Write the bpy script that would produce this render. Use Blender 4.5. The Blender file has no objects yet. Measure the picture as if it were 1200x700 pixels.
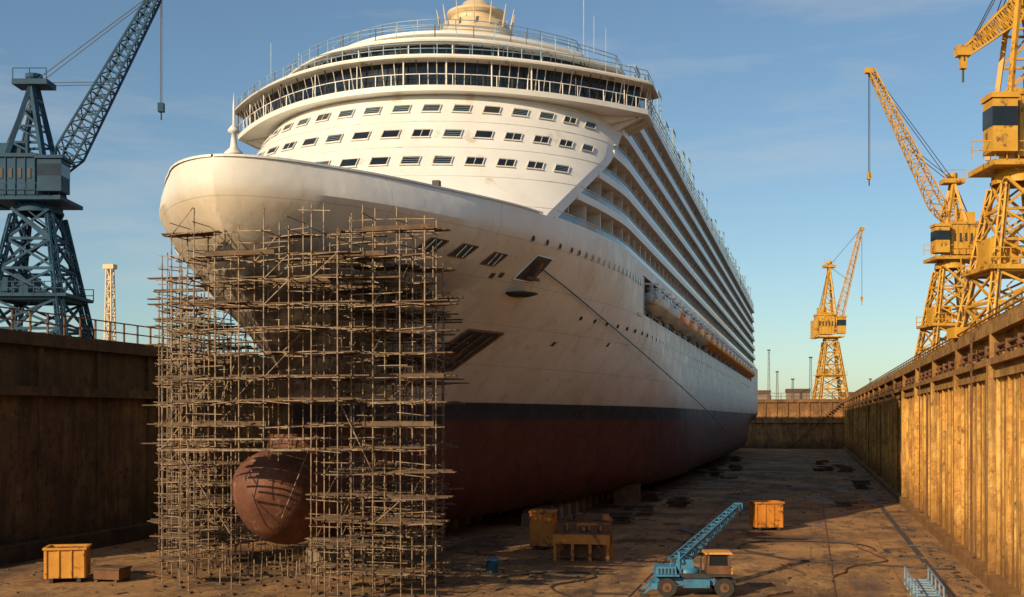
import bpy, math, random
import numpy as np
from mathutils import Vector, Matrix
random.seed(7)
scene=bpy.context.scene
# ---------------------------------------------------------------- materials
def nt(name):
    m=bpy.data.materials.new(name); m.use_nodes=True
    n=m.node_tree; b=n.nodes['Principled BSDF']; return m,n,b
def noise(n,coord,scale,detail=6,rough=.6,stretch=(1,1,1),loc=(0,0,0)):
    mp=n.nodes.new('ShaderNodeMapping'); mp.inputs['Scale'].default_value=stretch; mp.inputs['Location'].default_value=loc
    n.links.new(coord,mp.inputs['Vector'])
    t=n.nodes.new('ShaderNodeTexNoise'); t.inputs['Scale'].default_value=scale
    t.inputs['Detail'].default_value=min(detail,6); t.inputs['Roughness'].default_value=rough
    n.links.new(mp.outputs['Vector'],t.inputs['Vector']); return t.outputs['Fac']
def ramp(n,fac,stops,interp='LINEAR'):
    r=n.nodes.new('ShaderNodeValToRGB'); r.color_ramp.interpolation=interp
    e=r.color_ramp.elements
    while len(e)<len(stops): e.new(.5)
    for i,(p,c) in enumerate(stops):
        e[i].position=p; e[i].color=(c if len(c)==4 else (*c,1))
    n.links.new(fac,r.inputs['Fac']); return r.outputs['Color']
def g(v): return (v,v,v)
def mix(n,fac,a,b,mode='MIX'):
    m=n.nodes.new('ShaderNodeMix'); m.data_type='RGBA'; m.blend_type=mode
    for i,s in ((0,fac),(6,a),(7,b)):
        if isinstance(s,(int,float)): m.inputs[i].default_value=s
        elif isinstance(s,tuple): m.inputs[i].default_value=(*s,1) if len(s)==3 else s
        else: n.links.new(s,m.inputs[i])
    return m.outputs[2]
def math_(n,op,a,b=0.,c=None,clamp=False):
    m=n.nodes.new('ShaderNodeMath'); m.operation=op; m.use_clamp=clamp
    for i,s in enumerate((a,b) if c is None else (a,b,c)):
        if isinstance(s,(int,float)): m.inputs[i].default_value=s
        else: n.links.new(s,m.inputs[i])
    return m.outputs[0]
def mrange(n,v,a,b,c=0.,d=1.):
    m=n.nodes.new('ShaderNodeMapRange'); m.interpolation_type='SMOOTHSTEP'
    n.links.new(v,m.inputs[0])
    for i,s in enumerate((a,b,c,d)): m.inputs[i+1].default_value=s
    return m.outputs[0]
def bump(n,b,h,strength=.3,dist=.05):
    bp=n.nodes.new('ShaderNodeBump'); bp.inputs['Strength'].default_value=strength; bp.inputs['Distance'].default_value=dist
    n.links.new(h,bp.inputs['Height']); n.links.new(bp.outputs['Normal'],b.inputs['Normal'])
def mat(name,c1,c2,scale=1.,rough=.6,metal=0.,bs=.15,c3=None,th=.6,stretch=(1,1,1),s3=1.7):
    m,n,b=nt(name); co=n.nodes.new('ShaderNodeTexCoord').outputs['Object']
    f=noise(n,co,scale,5,.65,stretch)
    col=ramp(n,f,[(.3,c1),(.7,c2)])
    if c3:
        f3=noise(n,co,scale*s3,5,.7,stretch,(7,3,1)); k=ramp(n,f3,[(th,g(0)),(th+.1,g(1))])
        col=mix(n,k,col,c3)
    n.links.new(col,b.inputs['Base Color']); b.inputs['Roughness'].default_value=rough; b.inputs['Metallic'].default_value=metal
    if bs: bump(n,b,noise(n,co,scale*6,4,.7,stretch),bs)
    return m
M_white=mat('white_paint',(.71,.685,.63),(.82,.80,.75),.35,.45,bs=.0,c3=(.60,.53,.44),th=.60,stretch=(1,1,.35))
M_whitedirty=mat('deck_edge_paint',(.54,.49,.42),(.71,.67,.60),.5,.5,bs=.0,c3=(.28,.19,.12),th=.58,stretch=(1,.4,1))
M_wood=mat('plank_wood',(.07,.042,.022),(.17,.105,.055),2.,.85,bs=0,c3=(.03,.02,.014))
M_pole=mat('scaffold_steel',(.15,.10,.06),(.31,.225,.14),1.5,.55,metal=.25,bs=0,c3=(.07,.032,.016),th=.48)
M_darkblue=mat('crane_blue_paint',(.005,.034,.072),(.012,.070,.13),.7,.75,bs=0,c3=(.04,.03,.028),th=.60)
M_yellow=mat('crane_yellow_paint',(.50,.24,.02),(.68,.38,.045),.6,.5,bs=0,c3=(.13,.055,.02),th=.55,s3=2.6)
M_orange=mat('orange_paint',(.48,.16,.02),(.64,.26,.03),1.5,.55,c3=(.13,.05,.02),th=.54)
M_ochre=mat('ochre_paint',(.55,.24,.03),(.68,.33,.05),1.5,.5,c3=(.15,.06,.02),th=.57)
M_boat=mat('lifeboat_orange',(.85,.20,.015),(.90,.27,.025),1.,.4,bs=0)
M_blue=mat('machine_blue_paint',(.03,.15,.28),(.06,.24,.38),1.2,.45,c3=(.09,.06,.04),th=.55)
M_rust=mat('rusty_steel',(.09,.04,.02),(.20,.09,.04),1.5,.85,c3=(.28,.14,.06))
M_rubber=mat('rubber',(.02,.02,.02),(.045,.04,.035),4,.85)
M_dark=mat('dark_steel',(.025,.022,.02),(.06,.05,.04),1.5,.6,bs=0)
M_rail=mat('blue_grey_rail',(.12,.22,.32),(.25,.37,.46),1.5,.5,bs=0)
M_cream=mat('cream_steel',(.55,.40,.22),(.70,.56,.36),1.,.5,bs=0)
M_block=mat('keel_block_timber',(.06,.04,.025),(.14,.095,.06),1.5,.9)
M_conc=mat('apron_concrete',(.15,.11,.07),(.25,.19,.13),.4,.9)
def glass(name,c,rough=.08):
    m,n,b=nt(name); co=n.nodes.new('ShaderNodeTexCoord').outputs['Object']
    n.links.new(ramp(n,noise(n,co,.5,3),[(.35,c),(.65,tuple(x*2.2 for x in c))]),b.inputs['Base Color'])
    b.inputs['Roughness'].default_value=rough; b.inputs['IOR'].default_value=1.5; return m
M_glass=glass('window_glass',(.008,.011,.014)); M_bglass=glass('balcony_glass',(.025,.06,.085),.12)
def hull_mat():
    m,n,b=nt('hull_paint'); co=n.nodes.new('ShaderNodeTexCoord').outputs['Object']
    sx=n.nodes.new('ShaderNodeSeparateXYZ'); n.links.new(co,sx.inputs[0]); Y=sx.outputs[1]; Z=sx.outputs[2]
    cream=ramp(n,noise(n,co,.16,6,.6),[(.3,(.60,.49,.35)),(.7,(.77,.67,.53))])
    white=ramp(n,noise(n,co,.3,6),[(.3,(.70,.66,.59)),(.7,(.82,.79,.73))])
    bnd=math_(n,'ADD',Z,math_(n,'MULTIPLY',noise(n,co,.25,5),2.4))
    fw=math_(n,'MAXIMUM',mrange(n,Z,16.6,17.5),math_(n,'MULTIPLY',mrange(n,Y,62,84),mrange(n,bnd,9.5,13.5,.3,1.)))
    top=mix(n,fw,cream,white)
    below=mrange(n,Z,17.5,16.2,.25,1.)
    st=ramp(n,noise(n,co,1.0,6,.7,(1,.9,.10)),[(.54,g(0)),(.76,g(1))])
    top=mix(n,math_(n,'MULTIPLY',math_(n,'MULTIPLY',st,.45),below),top,(.32,.20,.11))
    st2=ramp(n,noise(n,co,3.1,5,.7,(1,.9,.06),(4,4,4)),[(.60,g(0)),(.72,g(1))])
    top=mix(n,math_(n,'MULTIPLY',math_(n,'MULTIPLY',st2,.38),below),top,(.18,.09,.045))
    sc_=ramp(n,noise(n,co,.7,6,.8,(1,.35,1),(9,2,6)),[(.60,g(0)),(.64,g(1))])
    top=mix(n,math_(n,'MULTIPLY',math_(n,'MULTIPLY',sc_,.32),mrange(n,Z,14.5,11.)),top,(.24,.15,.09))
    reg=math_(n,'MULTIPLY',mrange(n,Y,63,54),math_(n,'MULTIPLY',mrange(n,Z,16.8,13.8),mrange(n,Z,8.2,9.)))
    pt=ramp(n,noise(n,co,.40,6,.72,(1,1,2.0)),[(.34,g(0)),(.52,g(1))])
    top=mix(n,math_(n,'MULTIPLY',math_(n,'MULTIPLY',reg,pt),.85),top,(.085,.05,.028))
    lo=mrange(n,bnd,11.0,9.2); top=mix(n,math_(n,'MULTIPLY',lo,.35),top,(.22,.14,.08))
    def seam(v,per,w):
        f=math_(n,'FRACT',math_(n,'DIVIDE',v,per)); return math_(n,'LESS_THAN',f,w)
    sm=math_(n,'MAXIMUM',seam(Z,2.1,.018),seam(Y,7.3,.006))
    top=mix(n,math_(n,'MULTIPLY',sm,.28),top,(.20,.15,.10))
    navy=ramp(n,noise(n,co,.6,6),[(.35,(.006,.012,.026)),(.65,(.016,.026,.045))])
    red=ramp(n,noise(n,co,.3,6,.7),[(.3,(.050,.009,.008)),(.55,(.095,.017,.013)),(.75,(.065,.035,.026))])
    c=mix(n,math_(n,'GREATER_THAN',Z,7.35),red,navy)
    edge=math_(n,'ADD',Z,math_(n,'MULTIPLY',ramp(n,noise(n,co,2.5,6,.8,(1,.5,1)),[(.6,g(0)),(.7,g(1))]),-.10))
    c=mix(n,math_(n,'GREATER_THAN',edge,8.40),c,top)
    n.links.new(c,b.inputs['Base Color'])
    n.links.new(mrange(n,noise(n,co,.8,5),.3,.7,.40,.64),b.inputs['Roughness'])
    h=math_(n,'ADD',noise(n,co,.25,3),math_(n,'MULTIPLY',sm,-.25))
    h=math_(n,'ADD',h,math_(n,'MULTIPLY',noise(n,co,5,5),.05))
    bump(n,b,h,.5,.25); return m
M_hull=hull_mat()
M_bulb=mat('bulb_antifouling',(.085,.03,.018),(.20,.08,.042),.9,.75,bs=.5,c3=(.28,.16,.10),th=.56)
def wall_mat(name,cols,dk,k1=.75,lowz=5.0):
    m,n,b=nt(name); co=n.nodes.new('ShaderNodeTexCoord').outputs['Object']
    sx=n.nodes.new('ShaderNodeSeparateXYZ'); n.links.new(co,sx.inputs[0]); Z=sx.outputs[2]
    base=ramp(n,noise(n,co,.30,6,.65,(1,1,1)),[(.28,cols[0]),(.5,cols[1]),(.72,cols[2])])
    st=ramp(n,noise(n,co,.8,6,.75,(1,1,.12)),[(.46,g(0)),(.64,g(1))])
    c=mix(n,math_(n,'MULTIPLY',st,k1),base,dk)
    st=ramp(n,noise(n,co,3.2,5,.75,(1,1,.08),(3,3,3)),[(.56,g(0)),(.68,g(1))])
    c=mix(n,math_(n,'MULTIPLY',st,.6),c,tuple(x*.6 for x in dk))
    pt=ramp(n,noise(n,co,.7,6,.8,(1,1,1),(8,1,2)),[(.49,g(0)),(.57,g(1))])
    c=mix(n,math_(n,'MULTIPLY',pt,.5),c,tuple(x*1.4 for x in dk))
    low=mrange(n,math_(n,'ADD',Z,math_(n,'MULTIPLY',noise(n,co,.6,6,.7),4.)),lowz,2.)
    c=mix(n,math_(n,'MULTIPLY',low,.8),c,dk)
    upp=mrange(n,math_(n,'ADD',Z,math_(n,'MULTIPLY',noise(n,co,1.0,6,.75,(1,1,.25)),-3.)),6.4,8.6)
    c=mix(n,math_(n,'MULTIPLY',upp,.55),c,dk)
    c=mix(n,ramp(n,noise(n,co,2.2,6,.75),[(.57,g(0)),(.65,g(.8))]),c,tuple(x*.55 for x in dk))
    n.links.new(c,b.inputs['Base Color']); b.inputs['Roughness'].default_value=.88
    bump(n,b,noise(n,co,2.6,6,.75,(1,1,1)),.8,.16); return m
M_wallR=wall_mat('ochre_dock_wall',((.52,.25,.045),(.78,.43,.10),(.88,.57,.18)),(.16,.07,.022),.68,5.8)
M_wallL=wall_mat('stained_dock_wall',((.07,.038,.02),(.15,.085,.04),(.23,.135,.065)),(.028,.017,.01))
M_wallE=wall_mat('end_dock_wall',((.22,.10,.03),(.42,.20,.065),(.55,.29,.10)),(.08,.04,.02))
def floor_mat():
    m,n,b=nt('dock_floor_concrete'); co=n.nodes.new('ShaderNodeTexCoord').outputs['Object']
    c=ramp(n,noise(n,co,.11,6,.65),[(.3,(.20,.098,.036)),(.5,(.36,.19,.07)),(.7,(.55,.31,.12))])
    d=ramp(n,noise(n,co,.22,6,.78,(1,.55,1)),[(.48,g(0)),(.60,g(1))])
    c=mix(n,math_(n,'MULTIPLY',d,.78),c,(.075,.042,.022))
    d=ramp(n,noise(n,co,1.1,6,.8,(1,.3,1),(5,5,5)),[(.55,g(0)),(.63,g(1))])
    c=mix(n,math_(n,'MULTIPLY',d,.65),c,(.045,.027,.016))
    fine=ramp(n,noise(n,co,6,6,.8),[(.3,g(.5)),(.7,g(1.3))]); c=mix(n,.8,c,fine,'MULTIPLY')
    br=n.nodes.new('ShaderNodeTexBrick'); br.inputs['Scale'].default_value=1; br.inputs['Mortar Size'].default_value=.04
    br.inputs['Brick Width'].default_value=8; br.inputs['Row Height'].default_value=9
    br.inputs['Color1'].default_value=br.inputs['Color2'].default_value=(0,0,0,1); br.inputs['Mortar'].default_value=(1,1,1,1)
    n.links.new(co,br.inputs['Vector'])
    c=mix(n,math_(n,'MULTIPLY',br.outputs['Color'],.4),c,(.03,.022,.016))
    wet=ramp(n,noise(n,co,.16,5,.65,(1.6,.6,1),(31,9,0)),[(.55,g(0)),(.63,g(1))])
    c=mix(n,math_(n,'MULTIPLY',wet,.5),c,(.035,.02,.012))
    n.links.new(c,b.inputs['Base Color'])
    n.links.new(mrange(n,wet,0.,1.,.95,.62),b.inputs['Roughness'])
    bump(n,b,noise(n,co,2.0,6,.75),.8,.14); return m
M_floor=floor_mat()
# ---------------------------------------------------------------- mesh builder
class MB:
    def __init__(s): s.v=[];s.f=[];s.m=[];s.mats=[];s.sm=[]
    def mi(s,m):
        if m not in s.mats: s.mats.append(m)
        return s.mats.index(m)
    def add(s,vs,fs,m,smooth=False):
        o=len(s.v); s.v+= [tuple(p) for p in vs]; k=s.mi(m)
        for f in fs: s.f.append([o+i for i in f]); s.m.append(k); s.sm.append(smooth)
    def box(s,a,b,m):
        x0,y0,z0=a;x1,y1,z1=b
        s.add([(x0,y0,z0),(x1,y0,z0),(x1,y1,z0),(x0,y1,z0),(x0,y0,z1),(x1,y0,z1),(x1,y1,z1),(x0,y1,z1)],
              [(0,3,2,1),(4,5,6,7),(0,1,5,4),(1,2,6,5),(2,3,7,6),(3,0,4,7)],m)
    def cbox(s,c,d,m,rz=0.,taper=1.):
        cs,sn=math.cos(rz),math.sin(rz); vs=[]
        for k,t in ((-1,1),(1,taper)):
            for i,j in ((-1,-1),(1,-1),(1,1),(-1,1)):
                x=i*d[0]/2*t;y=j*d[1]/2*t; vs.append((c[0]+x*cs-y*sn,c[1]+x*sn+y*cs,c[2]+k*d[2]/2))
        s.add(vs,[(0,3,2,1),(4,5,6,7),(0,1,5,4),(1,2,6,5),(2,3,7,6),(3,0,4,7)],m)
    def beam(s,p,q,w,m,n=4,w2=None,smooth=False):
        p=Vector(p);q=Vector(q);d=q-p
        if d.length<1e-5:return
        d.normalize(); u=d.cross(Vector((0,0,1)))
        if u.length<.05: u=d.cross(Vector((0,1,0)))
        u.normalize(); v=d.cross(u); w2=w if w2 is None else w2; vs=[]
        for c,r in ((p,w/2),(q,w2/2)):
            for i in range(n):
                a=2*math.pi*(i+.5)/n; rr=r*(1.414 if n==4 else 1)
                vs.append(c+u*math.cos(a)*rr+v*math.sin(a)*rr)
        fs=[(i,(i+1)%n,n+(i+1)%n,n+i) for i in range(n)]
        s.add(vs,fs,m,smooth); s.add(vs,[tuple(range(n))[::-1],tuple(range(n,2*n))],m)
    def prism(s,pts,z0,z1,m):
        n=len(pts); vs=[(x,y,z0) for x,y in pts]+[(x,y,z1) for x,y in pts]
        s.add(vs,[tuple(range(n))[::-1],tuple(range(n,2*n))]+[(i,(i+1)%n,n+(i+1)%n,n+i) for i in range(n)],m)
    def rev(s,c,prof,m,n=20,smooth=True):
        vs=[];fs=[]
        for r,z in prof:
            for i in range(n):
                a=2*math.pi*i/n; vs.append((c[0]+r*math.cos(a),c[1]+r*math.sin(a),c[2]+z))
        for j in range(len(prof)-1):
            for i in range(n): fs.append((j*n+i,j*n+(i+1)%n,(j+1)*n+(i+1)%n,(j+1)*n+i))
        s.add(vs,fs,m,smooth)
    def lattice(s,p,q,w,m,nseg,t=.1,w2=None,bt=None):
        p=Vector(p);q=Vector(q);d=(q-p).normalized(); u=d.cross(Vector((0,0,1)))
        if u.length<.1: u=Vector((1,0,0))
        u.normalize(); v=d.cross(u).normalized(); w2=w if w2 is None else w2; bt=bt or t*.6
        def cr(i):
            k=i/nseg; c=p.lerp(q,k); h=(w+(w2-w)*k)/2
            return [c+u*h+v*h,c-u*h+v*h,c-u*h-v*h,c+u*h-v*h]
        a=cr(0);z=cr(nseg)
        for i in range(4): s.beam(a[i],z[i],t,m)
        pr=a
        for i in range(1,nseg+1):
            c=cr(i)
            for j in range(4):
                s.beam(c[j],c[(j+1)%4],bt,m)
                if i%2: s.beam(pr[j],c[(j+1)%4],bt,m)
                else: s.beam(pr[(j+1)%4],c[j],bt,m)
            pr=c
    def obj(s,name,parent=None,ang=None):
        me=bpy.data.meshes.new(name); me.from_pydata(s.v,[],s.f)
        for m in s.mats: me.materials.append(m)
        me.polygons.foreach_set('material_index',s.m); me.polygons.foreach_set('use_smooth',s.sm)
        me.update()
        if ang: me.set_sharp_from_angle(angle=math.radians(ang))
        o=bpy.data.objects.new(name,me); scene.collection.objects.link(o)
        if parent: o.parent=parent
        return o
def empty(name,loc=(0,0,0),rz=0.,sc=1.):
    e=bpy.data.objects.new(name,None); scene.collection.objects.link(e)
    e.location=loc; e.rotation_euler=(0,0,rz); e.scale=(sc,)*3; return e
YAW=math.radians(14.04)
# ---------------------------------------------------------------- ship
XC=-24.2; B=12.6; ZK=1.2; YE=275.
zz=np.linspace(1.2,18.4,173)
def tab(vals):
    zt=[1.2,3,6,8.4,10,12,13.6,16,17.1,18.4]
    a=np.interp(zz,zt,vals); k=15
    pad=np.concatenate([np.full(k,a[0]),a,np.full(k,a[-1])]); w=np.hanning(2*k+1);w/=w.sum()
    return np.convolve(pad,w,'valid')
T_y0=tab([56,54,53.2,53,51.6,49.3,47.4,45.9,45.3,45.3]);T_L=tab([76,72,68,62,56,49,43,37,35,35])
T_p2=tab([1.2,1.15,1.1,1.05,.97,.84,.74,.62,.57,.57]);T_p1=tab([2,2,2,2,2,1.9,1.85,1.8,1.8,1.8])
def Y0(z): return float(np.interp(z,zz,T_y0))
def ss(a,b,x):
    t=min(1,max(0,(x-a)/(b-a))); return t*t*(3-2*t)
def hb(z,y,lip=True):
    y0=Y0(z)
    if y<=y0: return 0.
    L=float(np.interp(z,zz,T_L));p1=float(np.interp(z,zz,T_p1));p2=float(np.interp(z,zz,T_p2))
    t=min(1,(y-y0)/L); b=B*(1-(1-t)**p1)**p2
    if z<3.6:
        h=(z-ZK)/(3.6-ZK); b*=.72+.28*math.sqrt(max(0,1-(1-h)**2))
    if lip and z>17.1: b-=(z-17.1)*.42*(1-ss(53,61,y))*min(1,(y-y0)/3)
    if y>225: q=(y-225)/50; b*=1-q*q*(1-ss(0,8.5,z))*.95
    return max(0,b)
ship=empty('cruise_ship')
zs=[1.2,1.3,1.5,1.8,2.3,2.9,3.6,4.6,6,7.35,8.42,9.1,9.9,10.7,11.5,12.3,13.1,13.9,14.9,15.6,16.3,17.1,17.7,18.05,18.4]
NF=44
def ystations(z):
    y0=Y0(z); a=[y0+(80-y0)*(i/NF)**1.7 for i in range(NF+1)]
    return a+[80+ (245-80)*i/33 for i in range(1,34)]+[245+5*i for i in range(1,7)]
hm=MB()
for s in (1,-1):
    grid=[];vs=[]
    for z in zs:
        row=[]
        for y in ystations(z): row.append(len(vs)); vs.append((XC+s*hb(z,y),y,z))
        grid.append(row)
    fs=[]
    for i in range(len(zs)-1):
        for j in range(len(grid[0])-1):
            if zs[i]>=14.89 and zs[i+1]<=17.71 and NF+1<=j<NF+33: continue
            q=(grid[i][j],grid[i][j+1],grid[i+1][j+1],grid[i+1][j]); fs.append(q if s>0 else q[::-1])
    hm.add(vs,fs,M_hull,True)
vsb=[];ysb=ystations(1.2)
for y in ysb: b=hb(1.2,y); vsb+=[(XC+b,y,1.2),(XC-b,y,1.2)]
hm.add(vsb,[(2*i,2*i+1,2*i+3,2*i+2) for i in range(len(ysb)-1)],M_hull)
tr=[(XC+hb(z,YE),YE,z) for z in zs]+[(XC-hb(z,YE),YE,z) for z in zs[::-1]]
hm.add(tr,[tuple(range(len(tr)))],M_hull)
ysd=ystations(17.7); vd=[]
for y in ysd: b=max(0,hb(17.7,y)-.05); vd+=[(XC+b,y,17.7),(XC-b,y,17.7)]
hm.add(vd,[(2*i,2*i+2,2*i+3,2*i+1) for i in range(len(ysd)-1)],M_conc)
hm.obj('hull',ship,28)
cap=MB()
yy=[y for y in ystations(18.4) if y<62.5]
for s in (1,-1):
    vs=[];fs=[]
    for y in yy:
        b=hb(18.4,y); vs+=[(XC+s*(b+.05),y-.05,18.40),(XC+s*(b+.05),y-.05,18.50),(XC+s*max(0,b-.22),y+.2,18.50),(XC+s*max(0,b-.22),y+.2,17.7)]
    for i in range(len(yy)-1):
        for k in range(3): fs.append((4*i+k,4*i+4+k,4*i+5+k,4*i+1+k))
    cap.add(vs,fs,M_white)
cap.obj('bulwark_cap',ship)
jk=MB()
jk.rev((XC,47.2,17.7),[(.32,0),(.3,1.1),(.42,1.15),(.42,1.25),(.16,1.5),(.10,2.1),(.26,2.15),(.26,2.25),(.06,2.5),(.05,3.3),(0,3.9)],M_white,12)
for x in (-2.5,2.5):
    jk.beam((XC+x-.8,52,18.3),(XC+x+.8,52,18.3),.9,M_rail,12); jk.cbox((XC+x,52,17.95),(2.2,1.4,.5),M_rail)
jk.cbox((XC+6.6,55.3,18.75),(.35,.35,.5),M_dark)
jk.obj('jackstaff',ship)
bb=MB(); vs=[];fs=[];N=32;R=24
for i in range(R+1):
    t=i/R; y=49.3+t*11; r=math.sqrt(max(0,1-(1-min(1,t/.36))**2.5)) if t<.36 else 1-.2*ss(.36,1,t)
    for k in range(N):
        a=2*math.pi*k/N; sa=math.sin(a)
        vs.append((XC+2.3*r*math.cos(a)*(1+.14*sa),y-.35*sa*r,3.85+(2.2 if sa>0 else 2.5)*r*(abs(sa)**.9)*(1 if sa>0 else -1)+.3*t))
for i in range(R):
    for k in range(N): fs.append((i*N+k,i*N+(k+1)%N,(i+1)*N+(k+1)%N,(i+1)*N+k))
bb.add(vs,fs,M_bulb,True)
bb.rev((XC,53.2,5.55),[(1.5,-.3),(1.45,.35),(1.2,.55),(1.1,1.2)],M_bulb,20)
bb.obj('bulbous_bow',ship)
# promenade recess
pr=MB()
for s in (1,-1):
    xo=XC+s*(B-.03); xi=XC+s*(B-2.6)
    x0,x1=min(xo,xi),max(xo,xi)
    pr.box((x0,83,14.7),(x1,245,14.9),M_whitedirty)
    pr.box((x0,83,17.72),(x1,245,17.9),M_white)
    pr.box((xi-.1,83,14.9),(xi+.1,245,17.72),M_whitedirty)
    y=86
    while y<243:
        pr.box((xi+s*.1-.03,y,15.3),(xi+s*.1+.03,y+1.5,16.9),M_glass); y+=2.4
    y=86
    while y<244:
        xx=XC+s*(B-.2); pr.box((xx-.12,y-.14,14.9),(xx+.12,y+.14,17.72),M_white); y+=5.
    for h in (.35,.7,1.0): pr.beam((XC+s*(B-.1),85,14.9+h),(XC+s*(B-.1),245,14.9+h),.05,M_rail)
pr.obj('promenade_deck',ship)
lb=MB()
def boat(mb,x,y,z,L,top,bot):
    n=12; R2=10; vs=[];fs=[]
    for i in range(R2+1):
        t=i/R2*2-1; k=(1-abs(t)**3)**.5
        for j in range(n):
            a=2*math.pi*j/n; vs.append((x+1.0*k*math.cos(a),y+t*L/2,z+.9*k*math.sin(a)))
    for i in range(R2):
        for j in range(n): fs.append((i*n+j,i*n+(j+1)%n,(i+1)*n+(j+1)%n,(i+1)*n+j))
    lo_=(7,8,9,10)
    mb.add(vs,[f for f in fs if (f[0]%n) not in lo_],top,True); mb.add(vs,[f for f in fs if (f[0]%n) in lo_],bot,True)
    for e in (-.3,.3):
        mb.beam((x-.9,y+e*L,z+1.35),(x+.5,y+e*L,z+1.25),.16,M_white); mb.beam((x+.2,y+e*L,z+.7),(x+.2,y+e*L,z+1.3),.05,M_dark)
    mb.box((x-.35,y-.7,z+.7),(x+.35,y+.7,z+1.05),top)
    for e in (-.32,-.16,0,.16,.32): mb.cbox((x+ (.93 if x>XC else -.93),y+e*L*.9,z+.28),(.06,.4,.2),M_glass)
yb=90
while yb<240:
    for s in (1,-1): boat(lb,XC+s*(B+.25),yb,16.1,6.3,M_boat if yb>104 else M_whitedirty,M_boat if yb>130 else M_whitedirty)
    yb+=7.6
lb.obj('lifeboats',ship)
# hull fittings
ft=MB()
def hpt(y,z,s=1,off=0.):
    e=.15; p=Vector((XC+s*hb(z,y),y,z)); ty=(Vector((XC+s*hb(z,y+e),y+e,z))-p).normalized()
    tz=(Vector((XC+s*hb(z+e,y),y,z+e))-p).normalized(); n=ty.cross(tz)*(s); n.normalize()
    if n.x*s<0: n=-n
    return p+n*off,ty,tz,n
def patch(mb,y,z,wy,wz,m,off,skew=0.,s=1,nn=4):
    vs=[];fs=[]
    for i in range(nn+1):
        for j in range(nn+1):
            zz_=z+wz*(j/nn-.5); yy_=y+wy*(i/nn-.5)+skew*(j/nn-.5)
            vs.append(hpt(yy_,zz_,s,off)[0])
    for i in range(nn):
        for j in range(nn):
            a=i*(nn+1)+j; fs.append((a,a+nn+1,a+nn+2,a+1))
    mb.add(vs,fs,m)
def frame(mb,y,z,wy,wz,m,skew=0.,s=1,t=.07):
    c=[hpt(y+a*wy/2+b*skew/2,z+b*wz/2,s,.03)[0] for a,b in ((-1,-1),(1,-1),(1,1),(-1,1))]
    for i in range(4): mb.beam(c[i],c[(i+1)%4],t,m)
for s in (1,-1):
    for (y,z) in ((54.4,15.75),(56.6,15.75),(59.2,15.65)):
        patch(ft,y,z,1.15,.62,M_dark,.03,.5,s); frame(ft,y,z,1.15,.62,M_rust,.5,s,.05)
        for k in (-.2,.25): ft.beam(hpt(y+k-.1,z-.28,s,.06)[0],hpt(y+k+.1,z+.28,s,.06)[0],.05,M_whitedirty)
    patch(ft,63.2,15.6,1.9,1.35,M_dark,.03,.9,s); frame(ft,63.2,15.6,1.9,1.35,M_whitedirty,.9,s,.08)
    p,ty,tz,n=hpt(63.2,15.6,s,.25); ft.beam(p-tz*.5,p+tz*.5,.22,M_rust,8); ft.beam(p-tz*.5-ty*.6,p-tz*.5+ty*.6,.2,M_rust,8)
    p,ty,tz,n=hpt(63.,14.2,s,.0)
    ft.rev(p+Vector((s*.25,-.2,0)),[(0,-.16),(.55,-.14),(1.0,-.02),(1.0,.05),(.5,.12),(0,.14)],M_dark,20)
    patch(ft,62.4,11.2,3.2,2.1,M_dark,.04,1.6,s); frame(ft,62.4,11.2,3.2,2.1,M_rust,1.6,s,.12)
    for k in (-.9,0,.9): ft.beam(hpt(62.4+k-.6,10.3,s,.12)[0],hpt(62.4+k+.6,12.1,s,.12)[0],.08,M_rust)
    patch(ft,61.9,10.75,1.6,.7,M_rust,.06,.4,s)
    patch(ft,58.6,9.7,1.3,.8,M_dark,.03,.4,s)
    y=61.6
    while y<84:
        p,ty,tz,n=hpt(y,17.0,s,.0); ft.beam(p-n*.05,p+n*.05,.32,M_glass,12)
        ft.beam(p-n*.05,p+n*.03,.42,M_whitedirty,12); y+=1.15 if y>66 else 1.6
    y=72
    while y<240:
        p,ty,tz,n=hpt(y,13.6,s,.0); ft.beam(p-n*.05,p+n*.04,.28,M_glass,10); y+=2.3
    for (y,z) in ((59.9,14.9),(60.6,15.0),(71,12),(79,12.4)):
        patch(ft,y,z,.35,.25,M_dark,.03,.05,s,2)
    for k in range(9): patch(ft,56.6+.02*k,8.7+.35*k,.28,.14,M_dark,.03,0,s,1)
ft.obj('hull_openings',ship)
rp=MB()
a=hpt(63.7,15.7,1,.2)[0]; b=hpt(158,6.0,1,.35)[0]; pv=a
for i in range(1,25):
    t=i/24; q=a.lerp(b,t); q.z-=1.6*4*t*(1-t); q.x+=2.4*math.sin(math.pi*t)**.8; rp.beam(pv,q,.08,M_dark,5); pv=q
rp.obj('mooring_line',ship)
# ---- superstructure
W=12.5
def SW(y): return min(W,hb(18.4,y,False)-.06)
def bY0(z): return 58.6+(z-17.5)*.965
def BL(z): return 8.2+max(0,z-18.5)*.72
def fy(w,z): return bY0(z)+BL(z)*(1-math.sqrt(max(0,1-(w/12.7)**2)))
def wcorner(z):
    lo,hi=5.,12.6
    for _ in range(40):
        mid=(lo+hi)/2
        if mid<SW(fy(mid,z)): lo=mid
        else: hi=mid
    return lo
_wc={}
def wc(z):
    k=round(z,3)
    if k not in _wc: _wc[k]=min(wcorner(z),12.25-max(0,z-20)*.07)
    return _wc[k]
def ycorn(z): return fy(wc(z),z)
def body(a,z,s=1):
    w=wc(z)*math.sin(a*math.pi/2); return Vector((XC+s*w,fy(abs(w),z),z))
sb=MB()
zl=[17.7+ (26.8-17.7)*i/20 for i in range(21)]
A=[-1+2*i/64 for i in range(65)]
vs=[];fs=[]
for z in zl:
    y2=ycorn(z)+1.3; x2=SW(y2)
    vs+=[Vector((XC-x2,y2,z))]+[body(a,z) for a in A]+[Vector((XC+x2,y2,z))]
n=len(A)+2
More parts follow.
